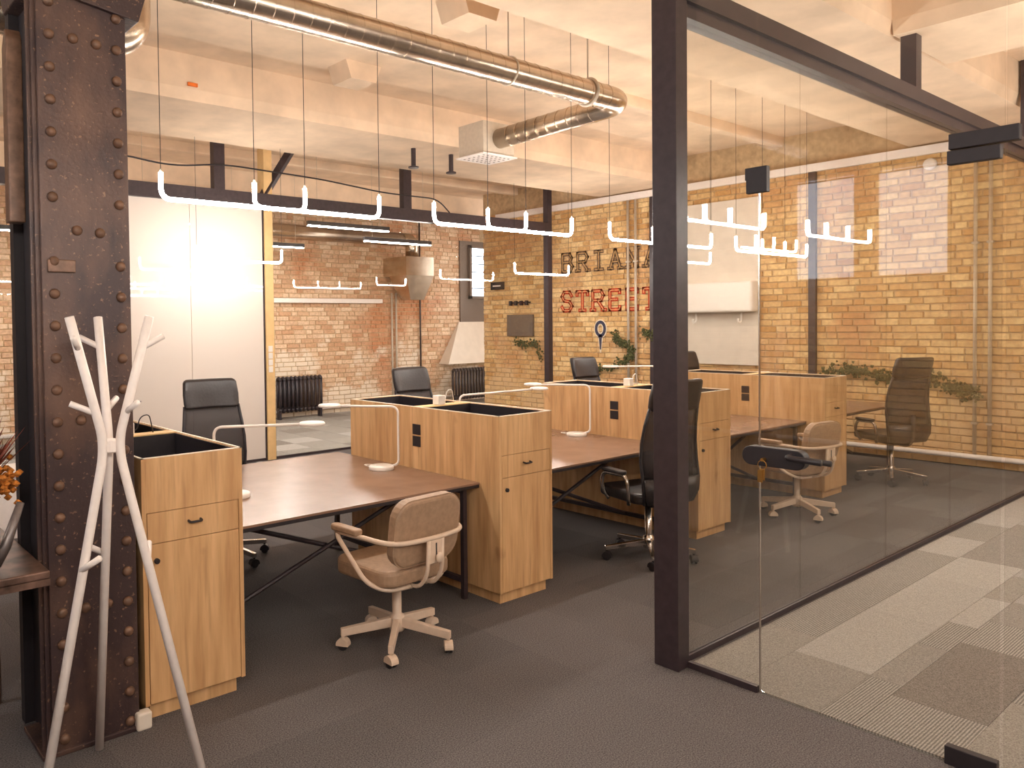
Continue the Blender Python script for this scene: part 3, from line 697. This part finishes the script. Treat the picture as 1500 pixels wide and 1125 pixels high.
cl = MB(); ring(cl, (4.92, YD, ZD), 'x', RD + .008, .012); ring(cl, (4.05, YD, ZD), 'x', RD + .004, .006); cl.build('clamp', 'grey_metal', dct, True)
MB().tube([(4.92, YD, ZD + RD), (4.92, YD, SLAB)], .006, 6).build('hanger_rod', 'grey_metal', dct); MB().tube([(4.05, YD, ZD + RD), (4.05, YD, SLAB)], .005, 6).build('hanger_rod', 'grey_metal', dct)
bx = MB().box(5.17, 5.58, 5.28, 5.62, 3.27, 3.57).build('plenum_box', 'grey_metal', dct, bevel=.004)
MB().box(5.15, 5.60, 5.26, 5.64, 3.258, 3.27).build('diffuser_plate', 'white_paint', bx)
hl = MB()
for i in range(7):
    for j in range(5): hl.lathe([(.012, 0), (.012, .002)], 8, Matrix.Translation((5.21 + i * .055, 5.32 + j * .065, 3.2565)))
hl.build('diffuser_holes', 'board_grey', bx)
d2 = thing('air_duct', 'short galvanised duct with rounded end behind the riveted column', 'duct', (0, 0, 0))
MB().tube(fillet([(-1.5, 4.6, 3.36), (1.66, 4.6, 3.36), (1.66, 4.6, 3.85)], .16, 8), .11, 24).build('duct_pipe', 'galvanised', d2, True)
d3 = thing('air_duct', 'galvanised duct with box and funnel on the far brick wall', 'duct', (0, 0, 0))
MB().tube([(3, YB - .5, 3.32), (9.6, YB - .5, 3.32)], .13, 20).build('duct_pipe', 'galvanised', d3, True)
MB().tube(fillet([(9.55, YB - .5, 3.32), (9.85, YB - .5, 3.32), (9.85, YB - .5, 3.0)], .15, 6), .13, 20).build('duct_elbow', 'galvanised', d3, True)
MB().box(9.5, 10.2, YB - .75, YB - .02, 2.62, 2.98).build('duct_box', 'galvanised', d3)
MB().add([(9.5, YB - .75, 2.62), (10.2, YB - .75, 2.62), (10.2, YB - .2, 2.62), (9.5, YB - .2, 2.62), (9.8, YB - .5, 2.15), (10.15, YB - .5, 2.15), (10.15, YB - .2, 2.15), (9.8, YB - .2, 2.15)],
         [(0, 1, 5, 4), (1, 2, 6, 5), (2, 3, 7, 6), (3, 0, 4, 7), (4, 5, 6, 7)]).build('funnel', 'galvanised', d3)
# stub lamps / pipes under the soffit
for i, (x, y) in enumerate(((5.78, 7.05), (6.36, 7.05))):
    t = thing('ceiling_stub', ('black pipe stub with flange under the beam, farther from the square diffuser', 'black pipe stub with flange under the beam, next to the square diffuser')[i], 'pipe', (x, y, SOF), 0, 'black pipe stubs under the beam')
    MB().tube([(0, 0, 0), (0, 0, -.20)], .028, 12).build('pipe', 'black_steel', t); MB().lathe([(.06, -.225), (.062, -.21), (.03, -.2)], 16).build('flange', 'black_steel', t)
# loose cables on ceiling
MB().tube(fillet([(2.5, YP, 3.33), (2.9, YP - .07, 3.60), (3.6, YP - .07, 3.52), (4.18, YP - .06, 3.62), (5.6, YP - .07, 3.58), (6.6, YP - .07, 3.5), (7.06, YP - .06, 3.5), (7.6, YP - .07, 3.5), (7.9, YP, 3.33)], .3), .010, 6).build('cable', 'black_matt', rp, True)
for x, y, lab in ((2.9, 6.66, 'small orange clip on the beam edge above the hanging wires'), (2.62, YP - .08, 'small orange clip on the partition header beside the column')):
    tag(MB().box(x, x + .09, y, y + .02, 3.82 if y < 7 else 3.29, 3.85 if y < 7 else 3.33).build('cable_clip', 'orange_plastic'), lab, 'clip')

# ================================================================== THINGS ON THE RIGHT WALL
XI = XW - .022
tag(MB().box(XI - .06, XI, -3.5, 10.4, 3.575, 3.675).build('cable_tray', 'white_paint'), 'white cable tray along the top of the yellow brick wall', 'cable tray')
for y, z0, lab in ((4.70, .0, 'black vertical trunking on the brick wall behind the glass'), (7.07, .0, 'black vertical trunking on the brick wall by the black post')):
    tag(MB().box(XI - .05, XI, y - .045, y + .045, z0, 3.66).build('wall_trunking', 'black_steel'), lab, 'trunking')
def wall_pipes(y, z0, z1, lab, x=XI):
    t = thing('wall_pipes', lab, 'pipe', (x - .03, y, 0))
    for dy in (0, -.14):
        p = MB().tube([(0, dy, z0), (0, dy, z1)], .02, 10).build('pipe', 'grey_metal', t, True)
        for z in (z0 + .4, z1 - 1.0): MB().box(-.025, .03, dy - .03, dy + .03, z, z + .025).build('pipe_clip', 'grey_metal', p)
wall_pipes(2.93, .08, 3.5, 'pair of pale pipes on the brick wall seen through the door glass')
wall_pipes(7.52, .3, 3.6, 'pair of pale pipes between the painted letters of the street name')
t = thing('wall_pipes', 'pair of pale pipes on the far brick wall near the funnel', 'pipe', (9.68, YB - .05, 0))
for dx in (0, .11): MB().tube([(dx, 0, 0), (dx, 0, 2.3)], .02, 10).build('pipe', 'grey_metal', t, True)
tag(MB().tube([(10.42, YB - .05, 0), (10.42, YB - .05, 3.9)], .018, 8).build('drain_pipe', 'black_steel', None, True), 'thin black pipe on the far brick wall', 'pipe')
tag(MB().tube([(XI - .06, -3, .115), (XI - .06, 10.5, .115)], .03, 10).build('skirting_pipe', 'white_paint', None, True), 'white heating pipe along the foot of the yellow brick wall', 'pipe')
tag(MB().tube([(1, YB - .08, .12), (13, YB - .08, .12)], .03, 10).build('skirting_pipe', 'white_paint', None, True), 'white heating pipe along the foot of the far brick wall', 'pipe')
tag(MB().box(4.2, 9.4, YB - .12, YB - .025, 2.09, 2.17).build('cable_tray', 'white_paint'), 'white cable tray on the far brick wall', 'cable tray')
# white panel + wall unit
tag(MB().box(XI - .03, XI, 5.42, 6.95, 1.05, 3.36).build('wall_panel', 'plaster_white', None, bevel=.004), 'large white panel on the yellow brick wall', 'panel')
t = thing('wall_unit', 'white rounded wall unit on the large white panel', 'air conditioner', (XI - .03, 0, 0))
q = MB(); rbox(q, -.12, 6.0, 2.0, .24, 1.2, .42, .08, 6); q.build('casing', 'white_plastic', t, bevel=.03)
for y in (5.62, 6.3): MB().tube(fillet([(-.08, y, 1.80), (-.08, y, 1.66), (-.16, y, 1.64), (-.17, y, 1.70)], .04), .014, 8).build('hook', 'white_plastic', t, True)
# smoke detector
t = thing('smoke_detector', 'round white smoke detector under the cable tray', 'detector', (XI - .0, 3.38, 3.46)); MB().lathe([(.07, 0), (.07, .03), (.05, .045), (.02, .05)], 18, Matrix.Rotation(math.radians(-90), 4, 'Y')).build('body', 'white_plastic', t, True)
# painted lettering (flat paint, stroke-built slab letters)
SH = {'B': [((0, 0), (0, 1)), ((0, 1), (.42, 1)), ((.42, 1), (.52, .78)), ((.52, .78), (.42, .54)), ((.42, .54), (0, .54)), ((.42, .54), (.58, .28)), ((.58, .28), (.45, 0)), ((.45, 0), (0, 0))],
      'R': [((0, 0), (0, 1)), ((0, 1), (.42, 1)), ((.42, 1), (.54, .76)), ((.54, .76), (.42, .5)), ((.42, .5), (0, .5)), ((.25, .5), (.55, 0)), ((-.1, 0), (.1, 0)), ((.47, 0), (.65, 0))],
      'I': [((.28, 0), (.28, 1)), ((.08, 0), (.48, 0)), ((.08, 1), (.48, 1))],
      'A': [((.02, 0), (.28, 1)), ((.28, 1), (.54, 0)), ((.12, .36), (.44, .36)), ((-.08, 0), (.12, 0)), ((.44, 0), (.64, 0))],
      'N': [((.04, 0), (.04, 1)), ((.04, 1), (.52, 0)), ((.52, 0), (.52, 1)), ((-.06, 0), (.14, 0)), ((.42, 1), (.62, 1))],
      'S': [((.52, .8), (.42, 1)), ((.42, 1), (.12, 1)), ((.12, 1), (0, .78)), ((0, .78), (.12, .55)), ((.12, .55), (.42, .47)), ((.42, .47), (.55, .24)), ((.55, .24), (.42, 0)), ((.42, 0), (.1, 0)), ((.1, 0), (0, .2))],
      'T': [((.28, 0), (.28, 1)), ((.0, 1), (.56, 1)), ((.0, 1), (.0, .82)), ((.56, 1), (.56, .82)), ((.14, 0), (.42, 0))],
      'E': [((.04, 0), (.04, 1)), ((.04, 1), (.52, 1)), ((.04, .52), (.38, .52)), ((.04, 0), (.52, 0)), ((.52, 1), (.52, .86)), ((.52, 0), (.52, .14))]}
def word(txt, y_left, z0, h, pitch, mo, mi, label):
    t = thing('painted_word', label, 'lettering', (XW - .021, y_left, z0))
    for k, ch in enumerate(txt):
        for wd, dep, mat in ((.060, .0, mo), (.018, .002, mi)):
            mb = MB()
            for (a, b_) in SH[ch]:
                p = Vector((a[0] * .42 * h / .3 * .9, a[1] * h)); q = Vector((b_[0] * .42 * h / .3 * .9, b_[1] * h)); d = (q - p).normalized(); nn = Vector((-d.y, d.x))
                p = p - d * wd * .45; q = q + d * wd * .45
                poly = [p - nn * wd / 2, q - nn * wd / 2, q + nn * wd / 2, p + nn * wd / 2]
                # local: x' -> -Y (reading direction), y' -> Z, thickness -> -X
                mb.add([(-dep - .001, -(k * pitch + c.x), c.y) for c in poly] + [(-dep - .003, -(k * pitch + c.x), c.y) for c in poly], [(3, 2, 1, 0), (4, 5, 6, 7), (0, 1, 5, 4), (1, 2, 6, 5), (2, 3, 7, 6), (3, 0, 4, 7)])
            mb.build('letter' if mat == mo else 'letter_inline', mat, t)
word('BRIANA', 8.86, 2.53, .29, .325, 'letter_grey', 'letter_grey_in', 'grey painted word BRIANA on the yellow brick wall')
word('STREET', 8.88, 1.87, .31, .325, 'letter_red', 'letter_red_in', 'red painted word STREET on the yellow brick wall')
t = thing('painted_pin', 'dark blue painted map pin shaped like a nine on brick', 'painted mark', (XW - .021, 8.08, 1.56))
for r, zt, mat, dx in ((.125, -.39, 'pin_white', -.001), (.10, -.34, 'pin_blue', -.003)):
    mb = MB(); pts = [(dx, .085 * math.cos(a), .105 * math.sin(a)) for a in [j * .314 for j in range(20)]]
    mb.tube(pts, (r - .06), 6, closed=True) if False else None
    k = 20; w_ = .045 if mat == 'pin_white' else .026
    vs = [(dx, (.085 + s * w_) * math.cos(2 * math.pi * j / k), (.11 + s * w_) * math.sin(2 * math.pi * j / k)) for s in (-1, 1) for j in range(k)]
    vs += [(dx - .002, y, z) for _, y, z in vs]
    fs = [(j, (j + 1) % k, k + (j + 1) % k, k + j) for j in range(k)] + [(2 * k + j, 3 * k + j, 3 * k + (j + 1) % k, 2 * k + (j + 1) % k) for j in range(k)] + [(k + j, k + (j + 1) % k, 3 * k + (j + 1) % k, 3 * k + j) for j in range(k)]
    mb.add(vs, fs); tw = w_ * 1.3
    mb.add([(dx, tw, -.10), (dx, -tw, -.10), (dx, -.012, zt), (dx, .012, zt), (dx - .002, tw, -.10), (dx - .002, -tw, -.10), (dx - .002, -.012, zt), (dx - .002, .012, zt)], [(0, 1, 2, 3), (7, 6, 5, 4), (0, 4, 5, 1), (1, 5, 6, 2), (2, 6, 7, 3), (3, 7, 4, 0)])
    mb.build('pin_shape', mat, t)
# moss patches growing along the wall
def moss(path, label, n_, spread):
    rg = random.Random(len(label)); mb = MB()
    for k in range(n_):
        i = rg.random() * (len(path) - 1); a, b_ = path[int(i)], path[int(i) + 1]; f_ = i - int(i)
        y = a[0] + (b_[0] - a[0]) * f_ + rg.gauss(0, spread); z = a[1] + (b_[1] - a[1]) * f_ + rg.gauss(0, spread)
        s = .025 + rg.random() * .035; M = Matrix.Translation((XW - .065 - rg.random() * .02, y, z)) @ Matrix.Rotation(rg.random() * 6.28, 4, 'X') @ Matrix.Rotation(rg.uniform(-.7, .7), 4, 'Y')
        mb.add([(0, 0, 0), (-.004, s * .5, s * .4), (0, 0, s), (-.004, -s * .5, s * .4), (-.012, 0, s * .45)], [(0, 1, 4), (1, 2, 4), (2, 3, 4), (3, 0, 4)], M)
    tag(mb.build('moss_patch', 'moss'), label, 'moss', kind='stuff')
moss([(7.75, 1.50), (7.70, 1.36), (7.50, 1.30), (7.42, 1.16), (7.6, 1.03), (7.9, .93), (8.4, .84)], 'green moss trail shaped like a five below the painted pin', 420, .028)
moss([(7.25, 1.52), (7.1, 1.48), (6.95, 1.42)], 'green moss tuft beside the black trunking', 120, .035)
moss([(9.95, 1.36), (9.75, 1.28), (9.6, 1.28), (9.4, 1.30), (9.3, 1.0)], 'green moss trail under the grey board', 160, .03)
moss([(4.55, 1.0), (4.2, 1.05), (3.8, .96), (3.4, 1.0), (3.1, .86), (2.9, .82)], 'green moss band behind the far cabinet and chair', 520, .04)
# grey board, hook rail, sign
tag(MB().box(XI - .04, XI, 9.52, 10.15, 1.43, 1.82).build('notice_board', 'board_grey', None, bevel=.004), 'grey board on the brick wall under the hook rail', 'board')
t = thing('hook_rail', 'black row of hooks above the grey board', 'hooks', (XI - .02, 9.85, 2.02)); MB().box(-.01, .02, -.25, .25, 0, .03).build('rail', 'black_matt', t)
for k in range(4): MB().box(-.05, 0, -.22 + k * .13, -.17 + k * .13, -.035, .05).build('hook', 'black_matt', t, bevel=.006)
t = thing('wall_sign', 'small black box with a white line near the wall corner', 'sign', (XI - .04, 10.40, 2.36)); MB().box(0, .04, -.16, .16, -.07, .07).build('case', 'black_matt', t); MB().box(-.003, 0, -.10, .10, -.012, .012).build('white_bar', 'white_plastic', t)

# ================================================================== RADIATORS
def radiator(x0, n_, y, z0, h, label):
    t = thing('cast_iron_radiator', label, 'radiator', (x0, y, 0), 0, 'cast iron radiators on the far wall')
    for k in range(n_):
        a = k * .085; q = MB()
        for dy in (-.05, .05): q.tube([(a, dy, z0 + .05), (a, dy, z0 + h - .05)], .026, 8)
        q.tube(arc((a, 0, z0 + h - .05), .05, 0, 180, 6, 'yz'), .030, 8); q.tube(arc((a, 0, z0 + .05), .05, 180, 360, 6, 'yz'), .030, 8)
        q.build('section', 'iron_radiator', t, True)
    MB().tube([(-.02, 0, z0 + .05), (n_ * .085 - .06, 0, z0 + .05)], .022, 8).build('joining_pipe', 'iron_radiator', t)
    for k in (0, n_ - 1): MB().box(k * .085 - .02, k * .085 + .02, -.05, .05, 0, z0 + .05).build('foot', 'iron_radiator', t)
radiator(6.95, 11, YB - .28, .14, .60, 'black cast iron radiator right of the timber post')
radiator(10.9, 14, YB - .55, .12, .60, 'black cast iron radiator under the sloping white sill')

# ================================================================== LEFT FOREGROUND: table, vase, watering can, low cabinet
tb = thing('metal_table', 'worn metal table at the frame edge by the column', 'table', (0, 0, 0))
MB().box(-.25, .770, 3.09, 3.95, .77, .80).build('table_top', 'table_metal', tb, bevel=.006)
MB().box(-.25, .770, 3.09, 3.105, .745, .77).box(.755, .770, 3.105, 3.95, .745, .77).build('table_rim', 'table_metal', tb)
for x, y in ((.74, 3.92), (-.2, 3.12), (-.2, 3.92)): MB().tube([(x, y, 0), (x, y, .77)], .018, 8).build('leg', 'table_metal', tb)
t = thing('watering_can', 'grey metal watering can with a raised spout on the metal table', 'watering can', (.545, 3.20, .80))
MB().lathe([(.075, 0), (.078, .01), (.072, .13), (.045, .16), (.045, .17)], 20).build('can_body', 'can_metal', t, True)
MB().tube([(.06, .0, .03), (.10, .0, .09), (.155, .0, .245)], .016, 10, rs=[.026, .02, .014]).build('spout', 'can_metal', t, True)
MB().tube(fillet([(-.07, 0, .04), (-.13, 0, .1), (-.11, 0, .18), (-.03, 0, .16)], .05), .008, 8).build('handle', 'can_metal', t, True)
t = thing('flower_vase', 'grey vase of dried red and orange flowers left of the column', 'vase', (.57, 3.44, .80))
MB().lathe([(.05, 0), (.07, .03), (.075, .12), (.05, .2), (.035, .23), (.045, .25)], 18).build('vase', 'can_metal', t, True)
rg = random.Random(3); lf = MB(); fl = MB(); st = MB()
for k in range(90):
    a = rg.gauss(-1.0, .8) ; el = rg.uniform(.75, 1.35); d = Vector((math.cos(a) * math.cos(el), math.sin(a) * math.cos(el), math.sin(el))); L = rg.uniform(.20, .36)
    p0 = Vector((0, 0, .24)) + d * .12; p1 = Vector((0, 0, .24)) + d * L; sd = d.cross(Vector((0, 0, 1))).normalized() * .008
    lf.add([tuple(p0 - sd), tuple(p0 + sd), tuple((p0 + p1) / 2 + sd * 1.4), tuple(p1), tuple((p0 + p1) / 2 - sd * 1.4)], [(0, 1, 2, 3, 4)])
    st.tube([(0, 0, .2), tuple(p0)], .003, 4)
for k in range(90):
    c = Vector((.09, -.08, .30)) if k < 60 else Vector((.0, -.12, .22)); p = c + Vector((rg.gauss(0, .035), rg.gauss(0, .035), rg.gauss(0, .035)))
    fl.lathe([(.004, -.012), (.016, 0), (.004, .012)], 6, Matrix.Translation(p))
lf.build('dried_leaves', 'dry_red', t); fl.build('dried_blossoms', 'dry_orange', t); st.build('stems', 'dry_red', t)
tag(MB().box(.2, 1.80, 6.9, 7.4, 0, .50).box(.18, 1.82, 6.88, 7.42, .50, .53).build('low_cabinet', 'white_paint', None, bevel=.005), 'low white cabinet behind the dried flowers', 'cabinet')
t = thing('laptop', 'open grey laptop behind the planter cabinet beside the column', 'laptop', (1.36, 4.62, CH + .004), math.radians(200))
MB().box(-.16, .16, -.11, .11, 0, .016).build('keyboard_half', 'can_metal', t, bevel=.004)
MB().box(-.16, .16, 0, .21, 0, .008, Matrix.Translation((0, .11, .014)) @ Matrix.Rotation(math.radians(35), 4, 'X')).build('screen_half', 'can_metal', t, bevel=.003)
